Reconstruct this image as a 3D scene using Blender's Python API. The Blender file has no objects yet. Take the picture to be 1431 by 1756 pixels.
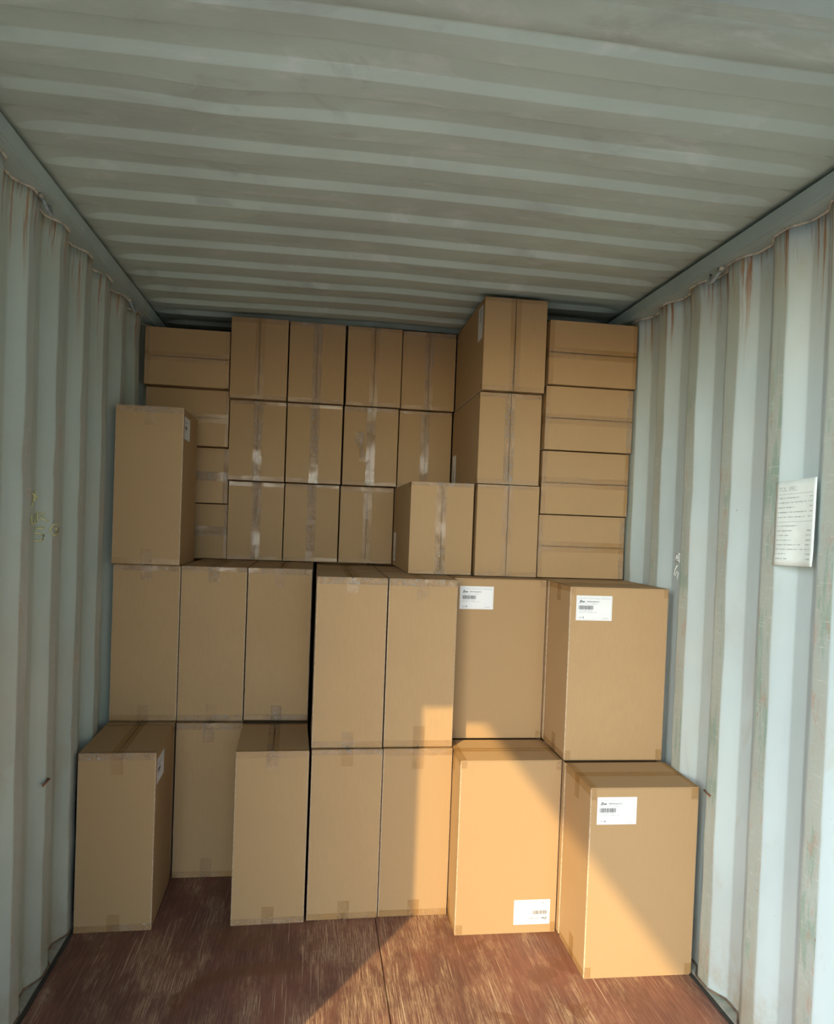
import bpy, bmesh, math, random
from mathutils import Vector, Matrix, noise
C = bpy.context.scene.collection
S = bpy.context.scene
R = math.radians

# ------------------------------------------------------------------ camera
cx, cz, yaw, pit, rol, fpx = 0.8868, 1.6336, 0.1443, -0.0206, 0.0375, 1299.6
F_ = Vector((math.sin(yaw)*math.cos(pit), math.cos(yaw)*math.cos(pit), math.sin(pit)))
R0 = Vector((math.cos(yaw), -math.sin(yaw), 0)); U0 = R0.cross(F_)
R1 = math.cos(rol)*R0 + math.sin(rol)*U0; U1 = -math.sin(rol)*R0 + math.cos(rol)*U0
cd = bpy.data.cameras.new('camera'); cam = bpy.data.objects.new('camera', cd); C.objects.link(cam)
M = Matrix((R1, U1, -F_)).transposed().to_4x4(); M.translation = Vector((cx, 0, cz)); cam.matrix_world = M
cd.sensor_width = 36; cd.lens = fpx/1756*36; cd.shift_x = -13.57/1756; cd.shift_y = 47.8/1756
cd.clip_start = .05
S.camera = cam

# ------------------------------------------------------------------ sky, sun, exposure
SUN_AZ, SUN_EL = R(34.3), R(35.0)          # the light travels towards +x +y and down
w = bpy.data.worlds.new('sky'); S.world = w; w.use_nodes = True
nt = w.node_tree; nt.nodes.clear()
sky = nt.nodes.new('ShaderNodeTexSky'); sky.sky_type = 'NISHITA'; sky.sun_disc = False
sky.sun_elevation = SUN_EL; sky.sun_rotation = R(180) + SUN_AZ; sky.air_density = 1.0; sky.dust_density = 1.0; sky.ozone_density = 1.0
bg = nt.nodes.new('ShaderNodeBackground'); bg.inputs[1].default_value = 0.50
ow = nt.nodes.new('ShaderNodeOutputWorld'); tint = nt.nodes.new('ShaderNodeMix'); tint.data_type = 'RGBA'; tint.blend_type = 'MULTIPLY'; tint.inputs[0].default_value = 1; tint.inputs[7].default_value = (.95, 1.0, 1.0, 1)
nt.links.new(sky.outputs[0], tint.inputs[6]); nt.links.new(tint.outputs[2], bg.inputs[0]); nt.links.new(bg.outputs[0], ow.inputs[0])
sd = bpy.data.lights.new('sun', 'SUN'); sd.energy = 3.3; sd.color = (1.0, .74, .36); sd.angle = R(.55)
so = bpy.data.objects.new('sun', sd); C.objects.link(so)
dirv = Vector((math.sin(SUN_AZ)*math.cos(SUN_EL), math.cos(SUN_AZ)*math.cos(SUN_EL), -math.sin(SUN_EL)))
so.rotation_euler = dirv.to_track_quat('-Z', 'Y').to_euler(); so.location = (-3, -4, 6)
S.view_settings.view_transform = 'Standard'; S.view_settings.look = 'None'
S.view_settings.gamma = 1; S.view_settings.use_curve_mapping = False
S.view_settings.exposure = 0.74
S.cycles.max_bounces = 10; S.cycles.diffuse_bounces = 7; S.cycles.glossy_bounces = 4
S.cycles.use_denoising = True; S.cycles.caustics_reflective = False; S.cycles.caustics_refractive = False
S.cycles.sample_clamp_indirect = 4.0

# ------------------------------------------------------------------ node helpers
class NT:
    def __init__(s, name):
        s.m = bpy.data.materials.new(name); s.m.use_nodes = True; s.t = s.m.node_tree
        s.b = s.t.nodes['Principled BSDF']
        s.geo = s.n('ShaderNodeNewGeometry'); s.pos = s.geo.outputs['Position']
    def n(s, typ, **k):
        x = s.t.nodes.new(typ)
        for a, v in k.items(): setattr(x, a, v)
        return x
    def link(s, a, b): s.t.links.new(a, b)
    def put(s, sock, v):
        if isinstance(v, bpy.types.NodeSocket): s.link(v, sock)
        elif isinstance(v, tuple) and len(v) == 3 and sock.type == 'RGBA': sock.default_value = (*v, 1)
        else: sock.default_value = v
    def obj(s): return s.n('ShaderNodeTexCoord').outputs['Object']
    def rnd(s): return s.n('ShaderNodeObjectInfo').outputs['Random']
    def scale(s, vec, sc, off=(0, 0, 0)):
        x = s.n('ShaderNodeMapping'); s.put(x.inputs[0], vec); x.inputs['Scale'].default_value = sc; x.inputs['Location'].default_value = off
        return x.outputs[0]
    def noise(s, vec, sc=5, det=4, rough=.6, dist=0):
        x = s.n('ShaderNodeTexNoise'); s.put(x.inputs['Vector'], vec)
        x.inputs['Scale'].default_value = sc; x.inputs['Detail'].default_value = det; x.inputs['Roughness'].default_value = rough; x.inputs['Distortion'].default_value = dist
        return x.outputs[0]
    def ramp(s, v, a, b, lo=0., hi=1.):
        x = s.n('ShaderNodeMapRange'); x.interpolation_type = 'SMOOTHSTEP'; s.put(x.inputs[0], v)
        x.inputs[1].default_value = a; x.inputs[2].default_value = b; x.inputs[3].default_value = lo; x.inputs[4].default_value = hi
        return x.outputs[0]
    def math(s, op, a, b=0.):
        x = s.n('ShaderNodeMath', operation=op); s.put(x.inputs[0], a); s.put(x.inputs[1], b); return x.outputs[0]
    def mix(s, f, a, b, mode='MIX'):
        x = s.n('ShaderNodeMix', data_type='RGBA', blend_type=mode); s.put(x.inputs[0], f); s.put(x.inputs[6], a); s.put(x.inputs[7], b); return x.outputs[2]
    def sep(s, v):
        x = s.n('ShaderNodeSeparateXYZ'); s.put(x.inputs[0], v); return x.outputs
    def bump(s, h, st=.3, d=.01):
        x = s.n('ShaderNodeBump'); x.inputs['Strength'].default_value = st; x.inputs['Distance'].default_value = d; s.put(x.inputs['Height'], h)
        s.link(x.outputs[0], s.b.inputs['Normal'])
    def out(s, col, rough=.6, metal=0., spec=.5):
        s.put(s.b.inputs['Base Color'], col); s.put(s.b.inputs['Roughness'], rough); s.b.inputs['Metallic'].default_value = metal
        s.b.inputs['Specular IOR Level'].default_value = spec
        return s.m

PAINT = (.42, .50, .47)
def paint_mat(name, scuff, streak_top=True, base=PAINT, side=1):
    n = NT(name); x, y, z = n.sep(n.pos)
    big = n.noise(n.scale(n.pos, (1, 1, .5)), 2.2, 4)
    col = n.mix(n.ramp(big, .35, .7), base, tuple(c*.86 for c in base))
    warm = n.noise(n.pos, 1.3, 3)
    col = n.mix(n.ramp(warm, .5, .75, 0, .35), col, (.50, .47, .40))
    stn = n.noise(n.scale(n.pos, (1, 2.2, .9), (3, 6, 2)), 2.6, 5, .6, .5)
    col = n.mix(n.math('MULTIPLY', n.ramp(z, 1.9, .6), n.ramp(stn, .56, .66, 0, .32)), col, (.36, .32, .24))
    # fine dirt specks and dings
    sp = n.noise(n.scale(n.pos, (1, 1, .6)), 46, 5, .65)
    col = n.mix(n.ramp(sp, .70, .76, 0, .55), col, (.17, .13, .10))
    if scuff:
        low = n.ramp(z, 2.45, 1.9)                      # rubbed where the cargo slides past
        a = n.noise(n.scale(n.pos, (1, 3, 1.0)), 6, 5, .7)
        col = n.mix(n.math('MULTIPLY', low, n.ramp(a, .38, .6, 0, .6)), col, (.40, .42, .36))
        b = n.noise(n.scale(n.pos, (1, 6, .9), (7, 3, 1)), 8, 6, .8)
        gf = .62 if side > 0 else .3
        b = n.math('ADD', b, n.ramp(n.noise(n.scale(n.pos, (1, 1, .8), (4, 4, 4)), 3.2, 2), .35, .65, -.16, .06))
        col = n.mix(n.math('MULTIPLY', low, n.ramp(b, .50, .60, 0, gf)), col, (.20, .33, .26))
        c = n.noise(n.scale(n.pos, (1, 2, .8), (2, 9, 4)), 11, 5, .7)
        col = n.mix(n.math('MULTIPLY', low, n.ramp(c, .56, .68, 0, .5)), col, (.42, .25, .18))
        # scrape lines running slightly downhill
        d = n.noise(n.scale(n.pos, (1, 4, 45)), 4, 4, .7)
        col = n.mix(n.math('MULTIPLY', low, n.ramp(d, .57, .67, 0, .38)), col, (.66, .68, .62))
        e = n.noise(n.scale(n.pos, (1, 60, 2.2)), 3, 4, .7)
        col = n.mix(n.math('MULTIPLY', low, n.ramp(e, .64, .70, 0, .6)), col, (.16, .12, .09))
        f = n.noise(n.scale(n.pos, (2, 14, 5), (1, 1, 8)), 3, 4, .7)
        col = n.mix(n.ramp(f, .68, .72, 0, .8), col, (.30, .12, .04))
    if streak_top:
        # rust weeping down from the weld under the top rail
        st = n.noise(n.scale(n.pos, (14, 38, 1.2)), 1.6, 4, .75)
        ln = n.noise(n.scale(n.pos, (5, 9, 0)), 1.5, 2)
        h = n.math('SUBTRACT', 2.61, z)
        reach = n.math('DIVIDE', h, n.math('MULTIPLY', n.ramp(ln, .35, .72, .03, .55), 1.0))
        f = n.math('MULTIPLY', n.ramp(reach, 1.0, .0), n.ramp(st, .50, .60))
        col = n.mix(n.math('MULTIPLY', f, .9), col, (.30, .115, .028))
        f2 = n.math('MULTIPLY', n.ramp(h, .25, 0.), n.ramp(n.noise(n.scale(n.pos, (6, 10, 3), (3, 0, 0)), 2, 3), .45, .7, 0, .5))
        col = n.mix(f2, col, (.42, .33, .17))
        # grime creeping up from the floor
        g = n.math('MULTIPLY', n.ramp(z, .32, 0.), n.ramp(n.noise(n.pos, 7, 5, .7), .35, .65, 0, .8))
        col = n.mix(g, col, (.33, .29, .21))
    n.bump(n.noise(n.pos, 60, 4), .12, .004)
    return n.out(col, n.ramp(big, .3, .7, .42, .62))
M_WL = paint_mat('wall_paint_left', False, base=(.42, .485, .43)); M_WLS = paint_mat('wall_paint_left_rubbed', True, side=-1, base=(.40, .45, .42))
M_WR = paint_mat('wall_paint_right', False, base=(.47, .555, .56)); M_WRS = paint_mat('wall_paint_right_rubbed', True, side=1, base=(.42, .48, .44))
M_RAIL = paint_mat('rail_paint', False, False, base=(.40, .48, .45))

def roof_mat():
    n = NT('roof_paint')
    big = n.noise(n.scale(n.pos, (.8, 1.2, 1)), 1.8, 5, .6)
    col = n.mix(n.ramp(big, .35, .7), (.50, .585, .51), (.43, .485, .43))
    sm = n.noise(n.scale(n.pos, (1.2, 2.5, 1), (5, 1, 0)), 2.6, 5, .65, .6)
    col = n.mix(n.ramp(sm, .54, .66, 0, .5), col, (.64, .67, .63))
    dk = n.noise(n.scale(n.pos, (1.1, 2.2, 1), (1, 8, 0)), 2.4, 5, .65, .8)
    col = n.mix(n.ramp(dk, .55, .70, 0, .5), col, (.33, .35, .32))
    ln = n.noise(n.scale(n.pos, (1.2, 120, 1)), 2, 3, .6)
    col = n.mix(n.ramp(ln, .66, .72, 0, .3), col, (.72, .72, .66))
    ru = n.noise(n.scale(n.pos, (3, 30, 3), (3, 0, 0)), 2, 4, .7)
    x, y, z = n.sep(n.pos)
    col = n.mix(n.math('MULTIPLY', n.ramp(ru, .56, .62, 0, .9), n.math('MULTIPLY', n.ramp(y, 1.47, 1.45), n.ramp(y, 1.43, 1.445))), col, (.40, .16, .04))
    n.bump(n.noise(n.pos, 14, 4), .08, .01)
    return n.out(col, .5)
M_ROOF = roof_mat()
M_LIP = paint_mat('bottom_rail_paint', True, False, base=(.30, .30, .25), side=-1)

def simple(name, col, rough=.6, metal=0., nsc=0, namt=.15):
    n = NT(name); c = col
    if nsc:
        c = n.mix(n.ramp(n.noise(n.pos, nsc, 5, .65), .35, .68), col, tuple(v*(1-namt*2) for v in col))
    return n.out(c, rough, metal)
M_WELD = simple('sealant_bead', (.62, .57, .46), .6, 0, 22, .25)
M_RUST = simple('rusty_steel', (.20, .14, .09), .8, 0, 30, .3)
M_STEEL = simple('painted_ring_steel', (.36, .41, .40), .5, 0, 40, .2)
M_DARK = simple('dark_sealant', (.045, .042, .035), .8, 0, 30, .2)
M_CONC = simple('concrete', (.43, .415, .39), .9, 0, 3, .1)
M_BLOCKER = simple('light_blocker_sheet', (.34, .35, .36), .7)  # plain grey for the added light blockers outside

def floor_mat():
    n = NT('worn_plywood'); p = n.pos
    big = n.noise(n.scale(p, (1.6, .9, 1)), 2.4, 5, .6)
    col = n.mix(n.ramp(big, .35, .65), (.185, .078, .056), (.115, .054, .042))
    g = n.noise(n.scale(p, (60, 1.8, 1)), 3, 8, .8, .4)
    col = n.mix(n.ramp(g, .44, .66, 0, .45), col, (.34, .19, .13))
    wear = n.noise(n.scale(p, (3.2, .9, 1), (3, 0, 0)), 2.2, 5, .7)
    fx, fy, fz = n.sep(p)
    mid = n.math('MULTIPLY', n.ramp(fx, .75, 1.05), n.ramp(fx, 1.65, 1.3, 0, .075)); wear = n.math('ADD', wear, mid)
    fine = n.noise(n.scale(p, (110, 2.4, 1)), 3, 6, .8)
    wf = n.math('MULTIPLY', n.ramp(wear, .46, .62), n.ramp(fine, .47, .58, 0, .8))
    col = n.mix(wf, col, (.52, .37, .235))
    # long straight scratches in three directions
    for k, (rz, a, b, s_) in enumerate(((.05, .70, .73, .8), (-.32, .71, .74, .7), (.42, .73, .76, .6))):
        mp = n.n('ShaderNodeMapping'); n.put(mp.inputs[0], p); mp.inputs['Rotation'].default_value = (0, 0, rz); mp.inputs['Scale'].default_value = (75, .8, 1); mp.inputs['Location'].default_value = (k*3, k, 0)
        sc = n.noise(mp.outputs[0], 2.2, 3, .5)
        col = n.mix(n.ramp(sc, a-.05, b-.02, 0, s_), col, (.55, .42, .30))
    dk = n.noise(n.scale(p, (24, 5, 1), (9, 2, 0)), 2.5, 4, .7)
    col = n.mix(n.ramp(dk, .65, .70, 0, .75), col, (.05, .035, .03))
    wet = n.noise(n.scale(p, (1, .8, 1), (4.3, 1, 0)), 3.0, 3, .5, 1.2)
    wm = n.ramp(wet, .57, .585, 0, .55)
    col = n.mix(wm, col, (.13, .05, .028))
    n.bump(n.math('ADD', g, fine), .25, .003)
    return n.out(col, n.ramp(wet, .57, .59, .62, .40), 0, .35)
M_FLOOR = floor_mat()

def card_mat(name, base=(.435, .282, .142)):
    n = NT(name); o = n.obj(); r = n.rnd()
    v = n.ramp(r, 0, 1, -.0, 1.)
    col = n.mix(v, base, tuple(c*f for c, f in zip(base, (.91, .90, .88))))
    fl = n.noise(n.scale(o, (1, 1, 1)), 5, 4, .6)
    col = n.mix(n.ramp(fl, .35, .7, 0, .35), col, tuple(c*.90 for c in base))
    # fluting shows as faint vertical lines
    wv = n.n('ShaderNodeTexWave', wave_type='BANDS', bands_direction='X'); n.put(wv.inputs['Vector'], o); wv.inputs['Scale'].default_value = 26; wv.inputs['Distortion'].default_value = .6
    fine = n.noise(n.scale(o, (1, 1, .12)), 160, 3, .7)
    col = n.mix(n.ramp(fine, .35, .65, 0, .30), col, tuple(c*.86 for c in base))
    n.bump(n.math('ADD', n.math('MULTIPLY', wv.outputs[1], .25), n.noise(o, 120, 3)), .10, .0015)
    return n.out(col, .78, 0, .25)
M_CARD = card_mat('kraft_cardboard')
M_CARDE = simple('cardboard_raw_edge', (.56, .42, .28), .85, 0, 80, .15)

def tape_mat(name, film, rough, bs, white, coat):
    """clear film: tinted see-through body under a glossy skin; creases turn it milky"""
    n = NT(name); o = n.obj(); r = n.rnd()
    off = n.n('ShaderNodeVectorMath', operation='ADD'); n.put(off.inputs[0], o)
    cb = n.n('ShaderNodeCombineXYZ'); n.put(cb.inputs[0], n.math('MULTIPLY', r, 37.)); n.put(cb.inputs[2], n.math('MULTIPLY', r, 11.)); n.put(off.inputs[1], cb.outputs[0])
    q = off.outputs[0]
    wr = n.noise(q, 75, 4, .7, 2.2); bub = n.noise(q, 7, 3, .6)
    milky = n.math('MULTIPLY', n.ramp(wr, .50, .62), n.ramp(bub, .44, .60, 0, white))
    n.put(n.b.inputs['Base Color'], (.62, .58, .52)); n.b.inputs['Roughness'].default_value = rough
    n.bump(n.math('MULTIPLY', wr, n.ramp(bub, .35, .6, .2, 1.)), bs, .006)
    nrm = n.b.inputs['Normal'].links[0].from_socket
    tr = n.n('ShaderNodeBsdfTransparent'); tr.inputs[0].default_value = (*film, 1)
    gl = n.n('ShaderNodeBsdfGlossy'); gl.inputs['Roughness'].default_value = rough; gl.inputs[0].default_value = (1, 1, 1, 1); n.link(nrm, gl.inputs['Normal'])
    m1 = n.n('ShaderNodeMixShader'); m1.inputs[0].default_value = coat; n.link(tr.outputs[0], m1.inputs[1]); n.link(gl.outputs[0], m1.inputs[2])
    m2 = n.n('ShaderNodeMixShader'); n.put(m2.inputs[0], milky); n.link(m1.outputs[0], m2.inputs[1]); n.link(n.b.outputs[0], m2.inputs[2])
    n.link(m2.outputs[0], n.t.nodes['Material Output'].inputs[0]); return n.m
M_TAPE = tape_mat('brown_packing_tape', (.958, .93, .875), .25, .5, .15, .025)
M_TAPES = tape_mat('shiny_creased_tape', (.955, .925, .87), .16, 1.0, .60, .05)
M_PAPER = simple('label_paper', (.80, .80, .80), .55, 0, 12, .02)
M_INK = simple('printing_ink', (.05, .055, .06), .6)
M_INKG = simple('grey_printing', (.30, .33, .35), .6)
M_NOTE = simple('aged_notice_paper', (.80, .88, .84), .6, 0, 9, .05)
M_CHW = simple('white_chalk', (.85, .88, .86), .9)
M_CHY = simple('yellow_chalk', (.80, .78, .40), .9)

# ------------------------------------------------------------------ object helpers
def link(name, me, parent=None, mat=None, smooth=False):
    o = bpy.data.objects.new(name, me); C.objects.link(o)
    if mat is not None and not me.materials:
        for m in (mat if isinstance(mat, (list, tuple)) else [mat]): me.materials.append(m)
    if parent is not None: o.parent = parent
    return o
def mesh(name, vs, fs, mats=None, midx=None, smooth=False):
    me = bpy.data.meshes.new(name); me.from_pydata([tuple(v) for v in vs], [], fs)
    if mats:
        for m in (mats if isinstance(mats, (list, tuple)) else [mats]): me.materials.append(m)
    if midx: me.polygons.foreach_set('material_index', midx)
    if smooth: me.polygons.foreach_set('use_smooth', [True]*len(me.polygons))
    me.update(); return me
def tag(o, label, cat, group=None, kind=None):
    if label: o['label'] = label
    if cat: o['category'] = cat
    if group: o['group'] = group
    if kind: o['kind'] = kind
    return o
def struct(o): o['kind'] = 'structure'; return o
def boxmesh(name, lo, hi, mat, bev=0.0):
    bm = bmesh.new(); bmesh.ops.create_cube(bm, size=1)
    for v in bm.verts:
        for i in range(3): v.co[i] = lo[i] if v.co[i] < 0 else hi[i]
    if bev: bmesh.ops.bevel(bm, geom=bm.edges[:], offset=bev, segments=2, affect='EDGES')
    me = bpy.data.meshes.new(name); bm.to_mesh(me); bm.free(); me.materials.append(mat); return me
def tube(name, pts, rad, mat, sides=6, closed=False):
    vs, fs = [], []; n = len(pts); pts = [Vector(p) for p in pts]
    for i, p in enumerate(pts):
        a = pts[(i-1) % n] if (closed or i > 0) else p; b = pts[(i+1) % n] if (closed or i < n-1) else p
        d = (b-a).normalized(); up = Vector((0, 0, 1)) if abs(d.z) < .9 else Vector((1, 0, 0))
        s = d.cross(up).normalized(); t = s.cross(d)
        for k in range(sides):
            an = 2*math.pi*k/sides; vs.append(p + rad*(math.cos(an)*s + math.sin(an)*t))
    m = n if closed else n-1
    for i in range(m):
        for k in range(sides):
            j = (i+1) % n; fs.append((i*sides+k, i*sides+(k+1) % sides, j*sides+(k+1) % sides, j*sides+k))
    if not closed:
        fs.append(tuple(range(sides))[::-1]); fs.append(tuple((n-1)*sides+k for k in range(sides)))
    return mesh(name, vs, fs, mat, None, True)

# ------------------------------------------------------------------ the container shell
W, H = 2.33, 2.674
YD, YE = 1.20, 7.05          # door plane, end wall
PITCH, DEP = .278, .036
LEFT_PH, RIGHT_PH = 2.475, 1.942    # near edge of an inner flat
def prof(y, ph):
    """0 on the inner flat, 1 on the outer flat; y grows away from the door"""
    t = (y-ph) % PITCH
    def sm(u): u = max(0, min(1, u)); return u*u*(3-2*u)*.35 + u*.65
    if t < .070: return 0.
    if t < .138: return sm((t-.070)/.068)
    if t < .210: return 1.
    return sm(1-(t-.210)/.068)
def ysamples(ph):
    ys = []; k0 = int((YD-ph)/PITCH)-2; y = ph+k0*PITCH
    while y < YE:
        for t in (0, .006, .035, .064, .070, .076, .104, .132, .138, .144, .174, .204, .210, .216, .244, .272):
            if YD+.08 <= y+t <= YE: ys.append(y+t)
        y += PITCH
    return [YD+.08]+ys+[YE]
def wall(name, xin, sgn, ph, mp, ms, seed):
    ys = ysamples(ph); zt = 2.612; nz = 56; zs = [-.02+(zt+.02)*j/nz for j in range(nz+1)]
    vs, fs, mi = [], [], []
    for y in ys:
        for z in zs:
            p = prof(y, ph); q = Vector((seed, y*3.1, z*1.3)); q2 = Vector((seed+9, y*9, z*4))
            dent = .0055 + .004*noise.noise(q) + .0035*noise.noise(q2)*(1-p)
            # a few sharper knocks on the ridges
            kn = noise.noise(Vector((seed+30, round((y-ph)/PITCH)*5.1, z*7.0)))
            if p < .5: dent += .010*max(0, kn-.25)
            ed = min(1, (zt-z)/.1, (z+.02)/.06)
            off = -(p*DEP) - dent*max(0, ed)
            vs.append((xin - sgn*0 + (off if sgn < 0 else -off), y, z))
    m = nz+1
    for i in range(len(ys)-1):
        t = ((ys[i]+ys[i+1])/2-ph) % PITCH
        for j in range(nz):
            f = (i*m+j, i*m+j+1, (i+1)*m+j+1, (i+1)*m+j)
            fs.append(f if sgn < 0 else f[::-1]); mi.append(1 if t < .071 else 0)
    me = mesh(name, vs, fs, [mp, ms], mi, True)
    o = struct(link(name, me)); so_ = o.modifiers.new('sheet', 'SOLIDIFY'); so_.thickness = .002; so_.offset = 1 if sgn < 0 else -1
    so_.offset = -1
    return o
wl = wall('wall_left', 0., -1, LEFT_PH, M_WL, M_WLS, 3.3)
wr = wall('wall_right', W, 1, RIGHT_PH, M_WR, M_WRS, 8.1)
struct(link('wall_back', boxmesh('wall_back', (-.06, YE, -.02), (W+.06, YE+.04, 2.8), M_WL)))

# top rails (square tube), with a bead of sealant along the top of each corrugated panel
XR = .0376
for i, (x0, x1) in enumerate(((-.045, XR), (W-XR, W+.045))):
    struct(link('trim_%d' % (i+1), boxmesh('top_rail', (x0, YD+.06, 2.6115), (x1, YE, H-.001), M_RAIL, .007)))
for i, (o, xin, s, ph) in enumerate(((wl, 0, -1, LEFT_PH), (wr, W, 1, RIGHT_PH))):
    pts = []; y = 1.3
    while y < 4.6:
        x = xin + s*(prof(y, ph)*DEP) - s*.0035
        zz = 2.6085 - .0015*noise.noise(Vector((y*11, i, 0)))
        pts.append((x, y, zz)); y += .009
    b = link('sealant_bead', tube('sealant_bead', pts, .0050, M_WELD), o)
    # rail foot plate: thin gusset strip between rail and sheet
    vs, fs = [], []
    pts2 = pts[::3]
    for k, p in enumerate(pts2):
        vs += [(p[0]-s*.001, p[1], 2.6105), (xin - s*XR + s*.006, p[1], 2.6105)]
    for k in range(len(pts2)-1): fs.append((2*k, 2*k+1, 2*k+3, 2*k+2))
    # bottom weld, on the lip of the bottom rail
    pts = []; y = 1.3
    while y < 4.0:
        pts.append((xin + s*(prof(y, ph)*DEP) - s*.002, y, .0135)); y += .009
    link('bottom_weld', tube('bottom_weld', pts, .0035, M_RUST), o)
    x0, x1 = (xin-.075, xin-.0015) if s < 0 else (xin+.0015, xin+.075)
    struct(link('trim_%d' % (i+3), boxmesh('bottom_rail', (x0, YD+.06, -.15), (x1, YE, .010), M_LIP)))
    x0, x1 = (xin+.0005, xin+.012) if s < 0 else (xin-.012, xin-.0005)
    struct(link('trim_%d' % (i+5), boxmesh('floor_edge_strip', (x0, YD+.06, -.05), (x1, YE, .0035), M_DARK)))

# lashing rings welded under the top rails
def ring_at(parent, xin, s, y):
    cx_ = xin - s*.012
    pts = []
    for k in range(11):                                  # a bent bar shaped like a D hanging from the rail
        a = math.pi*k/10
        pts.append((cx_ - s*.016*math.sin(a), y + .036*math.cos(a), 2.604 - .040*math.sin(a)))
    link('lashing_ring', tube('lashing_ring', pts, .0062, M_STEEL, 8), parent)
    link('weld_blob', tube('weld_blob', [(cx_, y-.05, 2.607), (cx_, y-.03, 2.602), (cx_, y-.022, 2.607)], .0075, M_WELD, 6), parent)
for y in (2.56, 3.69): ring_at(wl, 0, -1, y)
for y in (2.64, 3.60): ring_at(wr, W, 1, y)

# roof sheet with cross ribs that die out before the rails
RP = .209; RPH = 1.837       # centre of a slope that faces the door
def rprof(y):
    t = (y-RPH+RP/2) % RP - RP/2      # 0 at the door-facing slope centre
    a = .0125
    def sm(u): u = max(0, min(1, u)); return .8*u + .2*u*u*(3-2*u)
    half = RP/2
    if abs(t) <= a: return 1-sm((t+a)/(2*a))        # high -> low
    if t > half-a: return sm((t-(half-a))/(2*a))
    if t < -half+a: return sm((t+half+a)/(2*a))
    return 0. if t > 0 else 1.
vs, fs = [], []; ys = [1.44, 1.50, 1.56, 1.60, 1.61, 1.62]; k = -1
while RPH+k*RP < YE-.2:
    for t in (-.0145, -.0125, -.0105, -.004, .004, .0105, .0125, .0145, .035, .065, .09, .092, .094, .100, .108, .115, .117, .119, .14, .17):
        if 1.622 < RPH+k*RP+t < YE: ys.append(RPH+k*RP+t)
    k += 1
ys.append(YE+.01); ys.sort()
nx = 48; xs = [-.01+(W+.02)*i/nx for i in range(nx+1)]
for y in ys:
    st = min(1, max(0, (y-1.60)/.02))
    for x in xs:
        e = min(x, W-x); en = max(0, min(1, (e-.035)/.075)); en = en*en*(3-2*en)
        z = 2.688 + .010*(1-abs(x-W/2)/(W/2))
        z += (rprof(y)*.020 - .004)*en*st
        z += .0035*noise.noise(Vector((x*2.2, y*3, 1))) * en
        d = math.hypot((x-.62)/.16, (y-1.98)/.10)
        z += -.018*math.exp(-d*d) + .008*math.exp(-((x-.95)/.22)**2-((y-1.72)/.08)**2)
        vs.append((x, y, z))
for i in range(len(ys)-1):
    for j in range(nx):
        a = i*(nx+1)+j; fs.append((a, a+1, a+nx+2, a+nx+1))
ceil = struct(link('ceiling', mesh('ceiling', vs, fs, M_ROOF, None, True)))
sm_ = ceil.modifiers.new('sheet', 'SOLIDIFY'); sm_.thickness = .002; sm_.offset = 1
# weather side closure strips above the rails
for x0, x1 in ((-.06, .004), (W-.004, W+.06)):
    struct(link('trim_%d' % (7 if x0 < 0 else 8), boxmesh('roof_edge', (x0, YD+.02, H-.0005), (x1, YE, 2.73), M_RAIL)))
# door header, its plate, and the corner steps; door posts
hd = struct(link('trim_9', boxmesh('door_header', (-.12, YD-.06, 2.542), (W+.12, YD+.035, 2.80), M_RAIL, .004)))
link('header_plate', boxmesh('header_plate', (-.01, YD+.036, 2.672), (W+.01, 1.448, 2.684), M_ROOF), hd)
link('header_lip', boxmesh('header_lip', (-.05, YD-.03, 2.515), (.155, YD+.004, 2.5415), M_RAIL), hd)
link('corner_gusset', boxmesh('corner_gusset', (-.05, YD-.03, 2.455), (.030, YD+.004, 2.5145), M_RAIL), hd)
struct(link('trim_10', boxmesh('door_post', (-.13, YD-.06, -.15), (.0146, YD+.06, 2.5415), M_RAIL)))
struct(link('trim_11', boxmesh('door_post', (W-.002, YD-.06, -.15), (W+.13, YD+.06, 2.5415), M_RAIL)))

# floor: plywood sheets laid two abreast
fl = struct(link('floor', boxmesh('floor', (-.004, YD-.05, -.15), (W+.004, YE, -.022), M_DARK)))
SEAM = 1.187
for xa, xb in ((.0135, SEAM-.0015), (SEAM+.0015, W-.0135)):
    for ya, yb in ((YD-.05, 1.90), (1.903, 4.34), (4.343, YE-.002)):
        p = link('plywood_sheet', boxmesh('plywood_sheet', (xa, ya, -.0215), (xb, yb, 0.), M_FLOOR, .0012), fl)

# yard outside, and an unseen roof slab added to cut the sun's diagonal edge
struct(link('ground', boxmesh('ground', (-40, -45, -.35), (42, 20, -.152), M_CONC)))
ZE = 4.6; XE = (1.7754-.6266*ZE)/.7793 - .012
cn = struct(link('sun_blocker_roof', boxmesh('sun_blocker_roof', (XE, -7.0, ZE), (7.2, -.35, ZE+.06), M_BLOCKER)))
struct(link('wall_light_blocker', boxmesh('light_blocker_wall', (7.2, -26, -.16), (7.4, 6, 6.0), M_BLOCKER)))  # unseen wall added to keep skylight off the left wall
for x in (3.6,):
    for y in (-6.8, -.5):
        link('sun_blocker_post', boxmesh('sun_blocker_post', (x, y, -.16), (x+.09, y+.09, ZE-.001), M_BLOCKER), cn)

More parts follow.
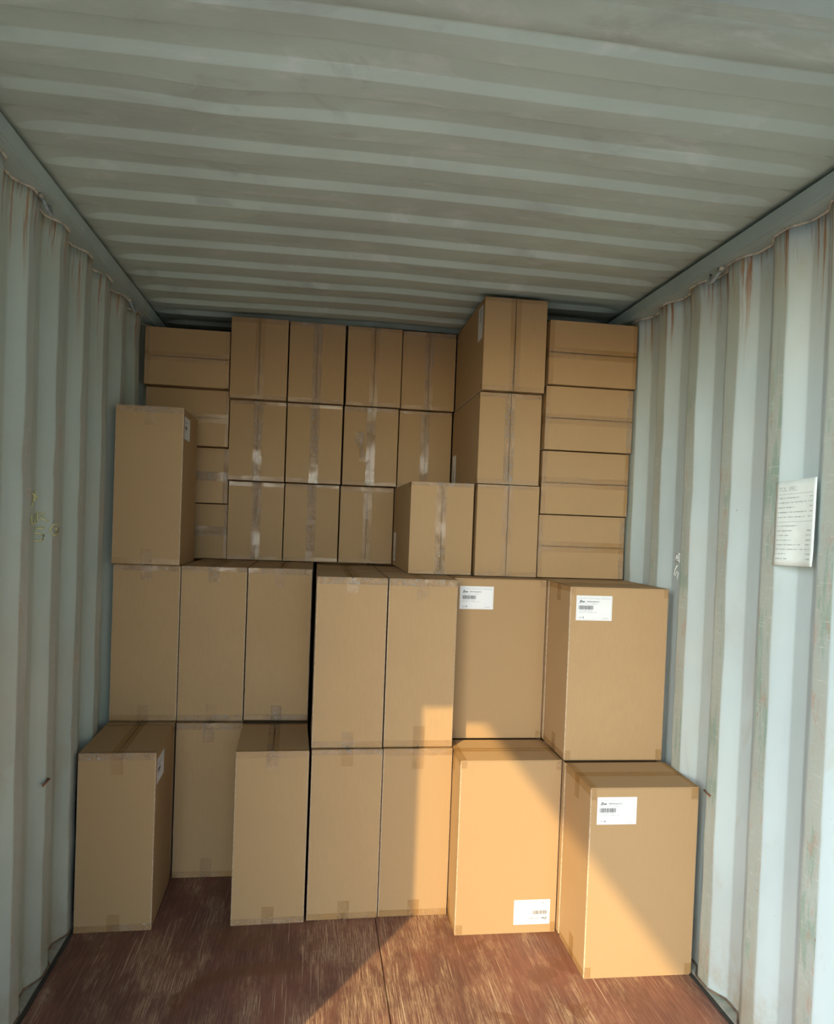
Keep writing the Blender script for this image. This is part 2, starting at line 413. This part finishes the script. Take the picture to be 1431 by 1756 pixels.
# ------------------------------------------------------------------ cartons
A, B, D = .2897, .4163, .7008        # width, depth, height of the standing carton
T = .004
rng = random.Random(5)
VAR = []
for v in range(5):
    VAR.append(dict(bx=rng.uniform(.0, .0007), by=rng.uniform(.0, .0008), fl=[rng.uniform(-.0006, .0003) for _ in range(4)], seed=v*7.7))
def grid_face(o, du, dv, nu, nv, disp, vs, fs):
    """append a grid starting at o spanned by du, dv, displaced along its normal"""
    nrm = du.cross(dv).normalized(); b = len(vs)
    for j in range(nv+1):
        for i in range(nu+1):
            u, v = i/nu, j/nv
            vs.append(o+du*u+dv*v+nrm*disp(u, v))
    for j in range(nv):
        for i in range(nu):
            a = b+j*(nu+1)+i; fs.append((a, a+1, a+nu+2, a+nu+1))
def side_disp(v, axis):
    k = VAR[v]['bx' if axis == 'x' else 'by']
    sd_ = VAR[v]['seed']
    def f(u, w_):
        e = (1-(2*u-1)**4)*(1-(2*w_-1)**6)
        return k*(1-(2*u-1)**2)*(1-(2*w_-1)**2) + -.0004+.0005*e*noise.noise(Vector((u*3+sd_, w_*4, 2 if axis == 'x' else 5)))
    return f
def body_mesh(v):
    body_mesh.pale = []
    vs, fs = [], []; h = D/2-T; a, b = A/2, B/2; e = .0035
    X, Y, Z = Vector((1, 0, 0)), Vector((0, 1, 0)), Vector((0, 0, 1))
    sx, sy = side_disp(v, 'x'), side_disp(v, 'y')
    grid_face(Vector((-a+e, -b, -h)), X*(A-2*e), Z*2*h, 8, 12, sy, vs, fs)
    grid_face(Vector((a-e, b, -h)), -X*(A-2*e), Z*2*h, 8, 12, sy, vs, fs)
    grid_face(Vector((a, -b+e, -h)), Y*(B-2*e), Z*2*h, 8, 12, sx, vs, fs)
    grid_face(Vector((-a, b-e, -h)), -Y*(B-2*e), Z*2*h, 8, 12, sx, vs, fs)
    # rounded corners
    for sx_, sy_ in ((1, -1), (1, 1), (-1, 1), (-1, -1)):
        c0 = Vector((sx_*(a-e), sy_*(b-e), 0)); ang0 = {(1, -1): -90, (1, 1): 0, (-1, 1): 90, (-1, -1): 180}[(sx_, sy_)]
        bs = len(vs)
        for k in range(4):
            an = R(ang0+30*k)
            for z in (-h, h): vs.append(c0+Vector((math.cos(an)*e, math.sin(an)*e, z)))
        for k in range(3): fs.append((bs+2*k, bs+2*k+2, bs+2*k+3, bs+2*k+1)); body_mesh.pale.append(len(fs)-1)
    for z, s in ((h-.018, 1), (-h+.018, -1)):
        bs = len(vs); q = [(-a+.001, -b+.001), (a-.001, -b+.001), (a-.001, b-.001), (-a+.001, b-.001)]
        for x, y in q: vs.append(Vector((x, y, z)))
        fs.append((bs, bs+1, bs+2, bs+3) if s > 0 else (bs+3, bs+2, bs+1, bs))
    return vs, fs
def flap_disp(v, k):
    b_ = VAR[v]['fl'][k]
    return lambda u, w_: b_*(u) * (1-(2*w_-1)**2)        # u = 0 at the hinge, 1 at the seam
def flap_mesh(v, k):
    """k 0,1 = top left/right, 2,3 = bottom left/right"""
    s = -1 if k % 2 == 0 else 1; top = k < 2
    ga, gb = ((.0016, .0030), (.0032, .0014), (.0022, .0022), (.0014, .0038), (.0028, .0016))[v]; vs, fs = [], []; b = B/2-.0008
    nu, nv = 3, 8; dp = flap_disp(v, k); zo = D/2 if top else -D/2; sg = 1 if top else -1
    for layer in (0, 1):
        for j in range(nv+1):
            for i in range(nu+1):
                u, q = i/nu, j/nv
                w_ = A/2-(ga+(gb-ga)*q)-.0008; x = s*(A/2-.0008-u*w_); y = -b+2*b*q
                vs.append(Vector((x, y, zo + sg*(dp(u, q) - layer*(T-.0004)))))
    m = nu+1; n_ = m*(nv+1); flip = (s > 0) == top
    def add(f): fs.append(f if not flip else f[::-1])
    for j in range(nv):
        for i in range(nu):
            a = j*m+i; add((a, a+1, a+m+1, a+m)); add((n_+a+m, n_+a+m+1, n_+a+1, n_+a))
    for j in range(nv):
        a = j*m; add((a, a+m, n_+a+m, n_+a)); a = j*m+nu; add((a+m, a, n_+a, n_+a+m))
    for i in range(nu):
        add((i+1, i, n_+i, n_+i+1)); a = nv*m+i; add((a, a+1, n_+a+1, n_+a))
    return vs, fs
def strip(path, wdir, w0, w1, vs, fs, th=.0004, seg=3):
    """ribbon along path [(point, normal)], spread along wdir from w0 to w1; closed thin solid"""
    b = len(vs); n = len(path)
    for layer in (0, 1):
        for p, nr in path:
            for i in range(seg+1):
                vs.append(p + wdir*(w0+(w1-w0)*i/seg) + nr*(th if layer == 0 else 0))
    m = seg+1; N = m*n
    for j in range(n-1):
        for i in range(seg):
            a = b+j*m+i; fs.append((a, a+1, a+m+1, a+m)); fs.append((a+N+m, a+N+m+1, a+N+1, a+N))
        a = b+j*m; fs.append((a, a+m, a+m+N, a+N)); a = b+j*m+seg; fs.append((a+m, a, a+N, a+m+N))
    for i in range(seg):
        a = b+i; fs.append((a+1, a, a+N, a+1+N)); a = b+(n-1)*m+i; fs.append((a, a+1, a+1+N, a+N))
def centre_tape(v, top, seed):
    """over the flap seam and down both narrow faces"""
    rg = random.Random(seed); vs, fs = [], []; sg = 1 if top else -1; h = D/2; b = B/2
    ta, tb = rg.uniform(.062, .088), rg.uniform(.062, .088); hw = .024; sh = rg.uniform(-.004, .004)
    f = max(VAR[v]['fl'][(0 if top else 2)], VAR[v]['fl'][(1 if top else 3)], 0)
    sy = side_disp(v, 'y'); path = []
    def yb(zz): return sy(.5, (zz+h)/(2*h))+.0012
    for k in range(4):
        z = sg*(h-ta+ta*k/3*.985); path.append((Vector((sh, -b-yb(z), z)), Vector((0, -1, 0))))
    path.append((Vector((sh, -b-.0004, sg*(h+.0006))), Vector((0, -1, sg)).normalized()))
    for k in range(1, 12):
        q = k/12; path.append((Vector((sh, -b+B*q, sg*(h+.0007+f*(1-(2*q-1)**2)))), Vector((0, 0, sg))))
    path.append((Vector((sh, b+.0004, sg*(h+.0006))), Vector((0, 1, sg)).normalized()))
    for k in range(4):
        z = sg*(h-tb*k/3-.001); path.append((Vector((sh, b+yb(z), z)), Vector((0, 1, 0))))
    strip(path, Vector((1, 0, 0)), -hw, hw, vs, fs)
    return vs, fs
def edge_tape(v, top, front, seed):
    """along the short top or bottom edge, folded round both corners"""
    rg = random.Random(seed); vs, fs = [], []; sg = 1 if top else -1; sy_ = -1 if front else 1
    h, a, b = D/2, A/2, B/2; f = max(VAR[v]['fl'])
    wf, ws = rg.uniform(.016, .026), rg.uniform(.018, .028)
    # on the flap face and round onto the narrow face
    path = []
    for k in range(4):
        path.append((Vector((0, sy_*(b-wf+wf*k/3*.97), sg*(h+.0003+.15*f))), Vector((0, 0, sg))))
    path.append((Vector((0, sy_*(b+.0002), sg*(h+.0001))), Vector((0, sy_, sg)).normalized()))
    for k in range(4):
        path.append((Vector((0, sy_*(b+.0011), sg*(h-.002-ws*k/3))), Vector((0, sy_, 0))))
    strip(path, Vector((1, 0, 0)), -a+.001, a-.001, vs, fs, .0003, 8)
    for sx_ in (-1, 1):                                  # the small tails on the wide faces
        t = rg.uniform(.018, .03); path = []
        for k in range(3):
            path.append((Vector((sx_*(a+.0009), sy_*(b-.002), sg*(h-.003-ws*1.5*k/2))), Vector((sx_, 0, 0))))
        strip(path, Vector((0, -sy_, 0)), 0, t, vs, fs, .0003, 2)
    return vs, fs
def label_meshes(v):
    """white sticker near the top left corner of the +x face, with its print and barcode"""
    h = D/2; lw, lh = .150, .100; y0 = -B/2+.026; z1 = h-.034; x = A/2
    sx = side_disp(v, 'x')
    def X(y, z, k): return x + sx((y+B/2)/B, (z+h)/(2*h)) + .0006 + k*.0003
    vs, fs = [], []
    for layer in (1, 0):
        for j in range(5):
            for i in range(7):
                y = y0+lw*i/6; z = z1-lh+lh*j/4; vs.append(Vector((X(y, z, layer), y, z)))
    for j in range(4):
        for i in range(6):
            a = j*7+i; fs.append((a, a+1, a+8, a+7)); fs.append((35+a+7, 35+a+8, 35+a+1, 35+a))
    for i in range(6): fs.append((i+1, i, 35+i, 36+i)); a = 28+i; fs.append((a, a+1, a+36, a+35))
    for j in range(4): a = j*7; fs.append((a, a+7, a+42, a+35)); a = j*7+6; fs.append((a+7, a, a+35, a+42))
    def bar(vs_, fs_, u0, u1, t0, t1):
        b = len(vs_)
        for u, t in ((u0, t0), (u1, t0), (u1, t1), (u0, t1)):
            y = y0+u; z = z1-lh+t; vs_.append(Vector((X(y, z, 2.2), y, z)))
        fs_.append((b, b+1, b+2, b+3))
    bv, bf = [], []; rg = random.Random(4); u = .010
    while u < .072:
        w_ = rg.choice((.0008, .0014, .0022, .003)); bar(bv, bf, u, min(u+w_, .073), .044, .060); u += w_+rg.choice((.0008, .0012, .002))
    pv, pf = [], []; rg = random.Random(9)
    def words(u0, u1, t, hh):
        u = u0
        while u < u1:
            w_ = rg.uniform(.0012, .0024); bar(pv, pf, u, u+w_*.72, t, t+hh*rg.choice((.7, 1, 1))); u += w_
            if rg.random() < .13: u += .002
    words(.006, .140, .0885, .0016); bar(pv, pf, .005, .145, .0862, .0867)
    words(.008, .085, .0655, .0022); words(.014, .068, .0385, .0020); words(.008, .090, .0320, .0018)
    words(.112, .134, .0085, .0018)
    bar(pv, pf, .0035, .004, .004, .0945); bar(pv, pf, .1455, .146, .004, .0945); bar(pv, pf, .0035, .146, .0035, .004); bar(pv, pf, .0035, .146, .0945, .095)
    return (vs, fs), (bv, bf), (pv, pf), (y0, z1-lh, X)
def text_mesh(body, size, shear=0., bold=0.):
    cu = bpy.data.curves.new('txt', 'FONT'); cu.body = body; cu.size = size; cu.shear = shear; cu.offset = bold; cu.resolution_u = 2; cu.fill_mode = 'FRONT'
    o = bpy.data.objects.new('txt', cu); C.objects.link(o); dg = bpy.context.evaluated_depsgraph_get(); dg.update()
    me = bpy.data.meshes.new_from_object(o.evaluated_get(dg)); bpy.data.objects.remove(o); bpy.data.curves.remove(cu)
    vs = [v.co.copy() for v in me.vertices]; fs = [tuple(p.vertices) for p in me.polygons]; bpy.data.meshes.remove(me)
    return vs, fs

# local axes of the carton -> directions in the container
XX, YY, ZZ = Vector((1, 0, 0)), Vector((0, 1, 0)), Vector((0, 0, 1))
ORI = {'stand_a': (XX, YY, ZZ), 'stand_b': (-YY, XX, ZZ), 'stand_b_flip': (-YY, -XX, -ZZ),
       'lie_a': (-XX, -ZZ, -YY), 'lie_a_flip': (-XX, ZZ, YY), 'lie_b': (ZZ, -XX, -YY)}
def dims(ori):
    e = [0, 0, 0]
    for l, ax in zip((A, B, D), ORI[ori]):
        for i in range(3):
            if abs(ax[i]) > .5: e[i] = l
    return e
cache = {}
def baked(kind, ori, v, extra=0):
    key = (kind, ori, v, extra)
    if key in cache: return cache[key]
    mats = [M_CARD]; smooth = True
    pale = None
    if kind == 'body': vs, fs = body_mesh(v); mats = [M_CARD, M_CARDE]; pale = [1 if i in body_mesh.pale else 0 for i in range(len(fs))]
    elif kind == 'flap': vs, fs = flap_mesh(v, extra); smooth = False
    elif kind in ('tape', 'shiny_tape'):
        vs, fs = centre_tape(v, extra % 2 == 0, extra*13+v); mats = [M_TAPE if kind == 'tape' else M_TAPES]; smooth = False
    elif kind in ('edge', 'shiny_edge'):
        vs, fs = edge_tape(v, extra % 2 == 0, extra < 2, extra*17+v); mats = [M_TAPE if kind == 'edge' else M_TAPES]; smooth = False
    elif kind == 'label': vs, fs = label_meshes(v)[0]; mats = [M_PAPER]; smooth = False
    elif kind == 'barcode': vs, fs = label_meshes(v)[1]; mats = [M_INK]; smooth = False
    elif kind == 'print':
        (vs, fs), (y0, z0, X) = label_meshes(v)[2:]
        mats = [M_INKG]; smooth = False
    elif kind == 'brand':
        (y0, z0, X) = label_meshes(v)[3]; vs, fs = [], []; mats = [M_INK]; smooth = False
        for txt, sz, shr, bo, u, t in (('Z', .0125, .35, .0007, .012, .0725), ('eus', .0100, .25, .0005, .021, .0730), ('| PETROGALAT-C', .0070, 0, .0002, .041, .0735), ('Ld', .010, .2, 0, .012, .0085), ('A', .0105, .2, .0003, .026, .0085)):
            tv, tf = text_mesh(txt, sz, shr, bo); b = len(vs)
            for q in tv:
                y = y0+u+q.x; z = z0+t+q.y; vs.append(Vector((X(y, z, 2.4), y, z)))
            fs += [tuple(b+i for i in f) for f in tf]
    lx, ly, lz = ORI[ori]; hz = dims(ori)[2]/2
    vs = [lx*p[0]+ly*p[1]+lz*p[2]+Vector((0, 0, hz)) for p in vs]
    me = mesh(kind, vs, fs, mats, pale, smooth); cache[key] = me
    return me
def carton(x, y, z, ori, label, group=None, yaw=0., tapes=('brown', 'brown'), edges=('brown',)*4, sticker=None, parts=True, lean=0.):
    """x, y: the near left corner of the footprint; z: its underside"""
    i = carton.n; carton.n += 1; v = i % 5
    w_, d_, h_ = dims(ori)
    o = bpy.data.objects.new('cardboard_box', None); o.empty_display_size = .05; C.objects.link(o)
    c_ = Vector((w_/2, d_/2, 0)); c_.rotate(Matrix.Rotation(yaw, 3, 'Z'))
    o.location = (x+c_.x, y+c_.y, z); o.rotation_euler = (lean, 0, yaw)
    tag(o, label, 'box', group)
    link('carton_body', baked('body', ori, v), o)
    if not parts: return o
    for k in range(4): link('flap', baked('flap', ori, v, k), o)
    for k in range(2):
        t = link('packing_tape', baked('tape' if tapes[k] == 'brown' else 'shiny_tape', ori, v, k), o)
        if tapes[k] != 'brown': t['label'] = 'shiny creased strip of packing tape'
    for k in range(4):
        t = link('edge_tape', baked('edge' if edges[k] == 'brown' else 'shiny_edge', ori, v, k), o)
        if edges[k] != 'brown': t['label'] = 'shiny wrinkled tape along the short edge'
    if sticker:
        s = link('shipping_label', baked('label', ori, v), o); s['label'] = 'white shipping label with barcode'
        for nm, kd in (('barcode', 'barcode'), ('label_print', 'print'), ('brand_print', 'brand')): link(nm, baked(kd, ori, v), s)['kind'] = 'stuff'
    return o
carton.n = 0
Sh = 'shiny'; Br = 'brown'
Z1, Z2 = .7045, 1.4090
ZR = [Z2, Z2+.4200, Z2+.8400]                 # rows of cartons lying with their flaps to the door
ZL = [Z2+.2935*k for k in range(4)]
# edges = (top front, bottom front, top back, bottom back) of the standing carton
g1 = 'cartons standing on the container floor'
carton(.013, 3.055, .0005, 'stand_a', 'tall floor carton at far left beside the left wall, label on its right side', g1, .018, edges=(Sh, Sh, Br, Br), sticker=1)
carton(.004, 3.487, .0005, 'stand_a', 'floor carton hidden behind the far left one, only a thin edge showing beside it', g1)
carton(.301, 3.497, .0005, 'stand_a', 'floor carton set back in the gap, shiny tape along its top edge', g1, 0., (Sh, Br), (Sh, Br, Br, Br))
carton(.605, 3.066, .0005, 'stand_a', 'floor carton just right of the gap, its dark top exposed with a shiny tape line', g1, .030, (Sh, Br), (Br, Sh, Br, Br))
carton(.9045, 3.086, .0005, 'stand_a', 'narrow shaded floor carton, second to the right of the gap', g1, .018, edges=(Sh, Br, Br, Br))
carton(1.1975, 3.094, .0005, 'stand_a', 'narrow floor carton crossed by the upright edge of the sunlight', g1, .002)
carton(1.4905, 2.931, .0005, 'stand_b_flip', 'sunlit wide floor carton with a white label at its lower right corner', g1, -.004, sticker=1)
carton(1.9085, 2.607, .0005, 'stand_b', 'nearest carton, on the floor by the right wall, white label at its upper left', g1, -.012, sticker=1)
g2 = 'cartons standing in the second tier'
carton(.004, 3.527, Z1, 'stand_a', 'second tier carton beside the left wall, carrying the tall upright carton', g2, .004, edges=(Sh, Br, Br, Br))
carton(.2975, 3.526, Z1, 'stand_a', 'second tier carton, second from the left wall, with shiny wrinkled top edge tape', g2, .002, (Sh, Br), (Sh, Sh, Br, Br))
carton(.5915, 3.536, Z1, 'stand_a', 'second tier carton, third from the left wall, with a pale tape tail at its foot', g2, 0, (Br, Sh), (Sh, Sh, Br, Br))
carton(.9015, 3.103, Z1, 'stand_a', 'second tier carton, fourth from the left wall, left one of the pair that stands forward', g2, .004, edges=(Sh, Br, Br, Br))
carton(1.197, 3.110, Z1, 'stand_a', 'second tier carton, fifth from the left wall, lower right part lit by the sun', g2, .006, edges=(Sh, Br, Br, Br))
carton(1.4940, 3.236, Z1, 'stand_b', 'wide second tier carton, second from the right wall, white label at upper left', g2, .004, sticker=1)
carton(1.909, 2.918, Z1, 'stand_b', 'wide second tier carton by the right wall, white label near its top', g2, -.012, sticker=1)
carton(.003, 3.497, Z2, 'stand_a', 'tall upright carton at upper left, standing alone on the second tier', None, .006, (Br, Br), (Sh, Br, Br, Br), sticker=1)
# flat cartons against the left wall, behind the tall one
gE = 'cartons lying in the left corner column'
for k, (y, lab, tp, ed) in enumerate((
        (4.150, 'lying carton at the bottom of the left corner column, partly behind the tall upright one', Sh, Sh),
        (4.115, 'second lying carton from the bottom of the left corner column, with bright shiny tape', Sh, Sh),
        (4.060, 'third lying carton up the left corner column, just under the topmost one', Br, Br),
        (4.005, 'topmost lying carton of the left corner column, just below the roof', Br, Br))):
    carton(.006, y, ZL[k], 'lie_b', lab, gE, .0, (tp, Br), (ed, Br, Br, Br))
# the grid
gF = 'cartons in the middle grid of three rows'
grid = {
 (0, 0): (.4255, 4.135, .002, Sh, 'grid carton in the bottom row, first column from the left'),
 (0, 1): (.7200, 4.134, .000, Sh, 'grid carton in the bottom row, second column from the left'),
 (0, 2): (1.0165, 4.133, .000, Br, 'grid carton in the bottom row, third column, left of the carton pushed forward'),
 (1, 0): (.4255, 4.075, -.002, Sh, 'grid carton in the middle row, first column, with a long pale strip of tape'),
 (1, 1): (.7215, 4.071, .003, Sh, 'grid carton in the middle row, second column, its seam slightly open'),
 (1, 2): (1.0200, 4.066, .002, Sh, 'grid carton in the middle row, third column, with a torn shiny patch of tape'),
 (1, 3): (1.3180, 4.098, .000, Sh, 'grid carton in the middle row, fourth column, half behind the forward stack'),
 (2, 0): (.4258, 4.026, -.002, Br, 'grid carton in the top row, first column from the left'),
 (2, 1): (.7220, 4.038, .003, Sh, 'grid carton in the top row, second column from the left'),
 (2, 2): (1.0240, 4.044, .002, Br, 'grid carton in the top row, third column, right of the dark gap'),
 (2, 3): (1.3190, 4.062, .000, Sh, 'grid carton in the top row, fourth column, partly hidden by the top forward carton'),
}
for (r, c), (x, y, yw, tp, lab) in grid.items():
    carton(x, y, ZR[r], 'lie_a', lab, gF, yw, (tp, Br), (Sh if tp == Sh else Br, Sh, Br, Br))
gG = 'cartons in the forward stack near the right'
carton(1.6085, 3.368, ZR[0], 'lie_a', 'bottom carton of the forward stack, beside the carton pushed furthest forward', gG, -.005, (Br, Br), (Br, Br, Br, Br))
carton(1.6085, 3.388, ZR[1], 'lie_a_flip', 'middle carton of the forward stack, with a pale tape strip down its seam', gG, -.006, (Br, Sh), (Br, Br, Br, Sh), sticker=1)
carton(1.6070, 3.352, ZR[2], 'lie_a', 'top carton of the forward stack, nearly touching the roof, label on its left side', gG, -.008, (Br, Br), (Br, Sh, Br, Br), sticker=1)
carton(1.3075, 3.387, ZR[0], 'lie_a_flip', 'carton pushed forward alone out of the bottom grid row, label on its left side', None, 0, (Br, Sh), (Br, Br, Br, Sh), sticker=1)
gR = 'cartons lying in the right corner column'
for k, (y, lab) in enumerate((
        (3.387, 'lying carton at the bottom of the right corner column'),
        (3.372, 'second lying carton from the bottom of the right corner column'),
        (3.352, 'third lying carton up the right corner column, just under the topmost one'),
        (3.333, 'topmost lying carton of the right corner column, by the right wall under the roof'))):
    carton(1.9075, y, ZL[k], 'lie_b', lab, gR, -.006, (Br, Br), (Sh if k in (0, 2) else Br, Br, Br, Br))
# cartons buried behind the front ones that carry the upper rows
gH = 'cartons buried behind the front stacks'
labH = 'carton buried behind the front stacks, hidden or showing only a strip of its top'
cols = [(.003, 'stand_a', 3.910, 3.951), (.297, 'stand_a', 3.922, 3.951), (.594, 'stand_a', 3.500, 3.960), (.9015, 'stand_a', 3.518, 3.530), (1.197, 'stand_a', 3.518, 3.536),
        (1.492, 'stand_b', 3.232, 3.536), (1.9127, 'stand_b', 2.906, 3.217)]
SEEN = {(1, True): 'carton top just visible behind the second carton from the left wall in the second tier',
        (2, True): 'carton top just visible behind the third carton from the left wall in the second tier',
        (3, True): 'carton behind the left one of the forward pair, only its dark top showing',
        (4, True): 'carton behind the right one of the forward pair, partly under the carton pushed forward',
        (6, True): 'carton behind the second tier one by the right wall, a thin strip of top showing'}
for x, ori, y1, y2 in cols:
    dd = B if ori == 'stand_a' else A
    for tier, y in ((0, y1), (Z1, y2)):
        z = .0005 if tier == 0 else Z1
        first = True
        while y < (4.62 if ori == 'stand_a' else 4.0):
            seen = SEEN.get((cols.index((x, ori, y1, y2)), first)) if tier > 0 else None
            carton(x, y, z, ori, seen or labH, None if seen else gH, parts=bool(seen)); y += dd+.004; first = False
carton(1.3100, 4.135, ZR[0], 'lie_a', labH, gH, parts=False)

# ------------------------------------------------------------------ notice on the right wall
def notice():
    pw, ph_ = .205, .262; y1 = 2.218; z1 = 1.808      # far edge, top
    vs, fs = [], []
    def P(u, t, k):                                   # u from the far edge towards the door, t from the top
        curl = .010*max(0, u/pw-.72)**1.5*4 + .003*math.sin(u*40)*t/ph_
        y = y1-u+.010*t/ph_*0; z = z1-t+.006*(u/pw)
        return Vector((W-.0032-curl-.004*max(0, t/ph_-.85)*4-k, y, z))
    n1, n2 = 12, 12
    for k in (.0004, 0):
        for j in range(n2+1):
            for i in range(n1+1): vs.append(P(pw*i/n1, ph_*j/n2, k))
    m = n1+1; N = m*(n2+1)
    for j in range(n2):
        for i in range(n1):
            a = j*m+i; fs.append((a, a+m, a+m+1, a+1)); fs.append((N+a+1, N+a+m+1, N+a+m, N+a))
    for i in range(n1): fs.append((i, i+1, N+i+1, N+i)); a = n2*m+i; fs.append((a+1, a, N+a, N+a+1))
    for j in range(n2): a = j*m; fs.append((a+m, a, N+a, N+a+m)); a = j*m+n1; fs.append((a, a+m, N+a+m, N+a))
    root = link('wall_notice', mesh('wall_notice', vs, fs, M_NOTE, None, True))
    tag(root, 'white paper notice with a heading and rows of small print on the right wall', 'notice')
    pv, pf = [], []
    def bar(u0, u1, t0, t1):
        b = len(pv); n = max(1, int((u1-u0)/.02))
        for i in range(n+1):
            u = u0+(u1-u0)*i/n; pv.append(P(u, t0, .001)); pv.append(P(u, t1, .001))
        for i in range(n): pf.append((b+2*i, b+2*i+1, b+2*i+3, b+2*i+2))
    rg = random.Random(3)
    def words(u0, u1, t, hh=.0036):
        u = u0
        while u < u1:
            w_ = rg.uniform(.0022, .0040); bar(u, u+w_*.6, t, t+hh*rg.choice((.7, 1, 1))); u += w_
            if rg.random() < .16: u += .0035
    tv, tf = text_mesh('TCIL. SPEC:', .0185, 0, -.0002)
    b = len(pv)
    for q in tv: pv.append(P(.018+q.x*1.0, .032-q.y, .001))
    pf.extend(tuple(b+i for i in f) for f in tf)
    bar(.016, .185, .0415, .0424); bar(.016, .190, .1270, .1279)
    for t, u1, r0 in ((.052, .118, .170), (.066, .150, .164), (.081, .095, .172), (.096, .155, .172), (.111, .148, .165), (.138, .115, 0), (.153, .088, .162), (.167, .072, .158), (.182, .086, .158), (.196, .130, .155), (.210, .146, .152), (.224, .062, .156), (.239, .072, .158)):
        words(.017, u1, t)
        if r0: words(r0, .186, t)
    link('notice_print', mesh('notice_print', pv, pf, M_INKG), root)['kind'] = 'stuff'
notice()

# ------------------------------------------------------------------ chalk marks
def chalk(name, strokes, mat, label, place, rad):
    vs, fs = [], []
    for st in strokes:
        pts = [place(u, v) for u, v in st]; me = tube('tmp', pts, rad, mat, 5); b = len(vs)
        vs += [v.co.copy() for v in me.vertices]; fs += [tuple(b+i for i in p.vertices) for p in me.polygons]; bpy.data.meshes.remove(me)
    o = link(name, mesh(name, vs, fs, mat, None, True)); tag(o, label, 'marking'); return o
YC = 2.785+.003
def placeR(u, v):      # u 0..1 away from the door -> towards it, v down, on the outer flat nearest the second tier
    y0, y1 = 2.955, 2.885; y = y0+(y1-y0)*u
    return Vector((W+prof(y, RIGHT_PH)*DEP-.0012, y, 1.557-.098*v))
sR = [[(.1, .05), (.45, .03), (.75, .12), (.95, .30), (1., .42)], [(.62, 0), (.7, .15)], [(.28, .10), (.2, .25), (.38, .28), (.5, .1)],
      [(.22, .2), (.02, .38), (.5, .33), (.62, .42)], [(.68, .14), (.6, .32), (.62, .42)],
      [(.34, .55), (.1, .72), (.02, .92), (.18, .98), (.36, .76), (.5, .85), (.38, 1.12)]]
chalk('chalk_mark', sR, M_CHW, 'white chalk scribble on the right wall above the second tier carton', placeR, .0028)
def placeL(u, v):
    y0, y1 = 2.58, 2.80; y = y0+(y1-y0)*u
    return Vector((0-prof(y, LEFT_PH)*DEP+.0012, y, 1.695-.165*v))
sL = [[(.05, .2), (.1, .38), (.3, .3), (.35, .12)], [(.3, .05), (.5, .15)], [(.42, 0), (.38, .2)],
      [(.1, .5), (.12, .75)], [(.05, .5), (.25, .48)], [(.3, .48), (.3, .66), (.42, .64), (.44, .46)], [(.5, .62), (.5, .42), (.62, .45), (.54, .53), (.68, .6)],
      [(.62, .74), (.45, .74), (.45, .84), (.62, .88), (.6, 1.), (.42, 1.)], [(.95, .66), (.78, .66), (.7, .78), (.8, .9), (.98, .84), (.98, .74), (.84, .76)]]
chalk('chalk_mark', sL, M_CHY, 'yellow chalk scribble of three short lines on the left wall', placeL, .0024)

# ------------------------------------------------------------------ small damage
def find(words): return next(o for o in bpy.data.objects if o.get('label', '').startswith(words))
bt = bpy.context.view_layer; bt.update()
def ragged(name, mat, parent, P, du, dv, nrm, seed, w_, h_, label, amp=.0012):
    """an uneven scrap of creased film lying on a surface"""
    rg = random.Random(seed); n = 9; vs, fs = [], []
    for layer in (1, 0):
        for j in range(n+1):
            t = j/n; l = -w_/2*(.55+.45*rg.random()) if layer else None
            for i in range(6):
                u = i/5-.5; wd = w_*(.7+.3*math.sin(t*7+seed)); k = .0009 + layer*(.0003 + amp*abs(noise.noise(Vector((u*7, t*9, seed)))))
                vs.append(P+du*(u*wd+.25*w_*math.sin(t*3.1+seed))+dv*((t-.5)*h_)+nrm*k)
    m = 6; N = m*(n+1)
    for j in range(n):
        for i in range(5):
            a = j*m+i; fs.append((a, a+1, a+m+1, a+m)); fs.append((N+a+m, N+a+m+1, N+a+1, N+a))
    o = link(name, mesh(name, vs, fs, mat, None, True)); o.parent = parent; o.matrix_parent_inverse = parent.matrix_world.inverted(); o['label'] = label
    return o
g = find('grid carton in the middle row, third')
ragged('torn_tape', M_TAPES, g, Vector((1.118, 4.0640, 2.035)), XX, ZZ, -YY, 2.2, .055, .16, 'torn shiny patch of creased tape', .004)
g = find('floor carton just right of the gap')
pts = [[(0, .03), (.004, .018), (.012, .012)], [(.018, .034), (.012, .018), (.022, .004), (.034, .002)], [(.03, .020), (.04, .024), (.036, .012)]]
vs, fs = [], []
for st in pts:
    me = tube('tmp', [(.735+u, 3.0650+(.735+u-.605)*.03-.0004, .612+v) for u, v in st], .0009, M_CHW, 4); b = len(vs)
    vs += [v.co.copy() for v in me.vertices]; fs += [tuple(b+i for i in p.vertices) for p in me.polygons]; bpy.data.meshes.remove(me)
o = link('scuff_mark', mesh('scuff_mark', vs, fs, M_CARDE)); o.parent = g; o.matrix_parent_inverse = g.matrix_world.inverted(); o['kind'] = 'stuff'
# small bent tear in the left ridge with rust, rusty gouge on the right one
def tear(parent, y, z, sx, x0):
    vs = [(x0, y, z), (x0+sx*.016, y-.02, z+.004), (x0, y-.055, z-.006), (x0, y-.05, z-.016), (x0, y-.005, z-.010)]
    vs += [(v[0]-sx*.0015, v[1], v[2]) for v in vs]
    fs = [(0, 1, 2, 3, 4), (9, 8, 7, 6, 5)] + [(i, (i+1) % 5, 5+(i+1) % 5, 5+i) for i in range(5)]
    o = link('rusty_tear', mesh('rusty_tear', vs, fs, M_TEAR), parent); o['label'] = 'rusty tear in the steel sheet'
M_TEAR = simple('bright_rust', (.22, .085, .03), .8, 0, 60, .3)
tear(wl, 2.77, .705, 1, -.0015); tear(wr, 2.585, .700, -1, W+.004)
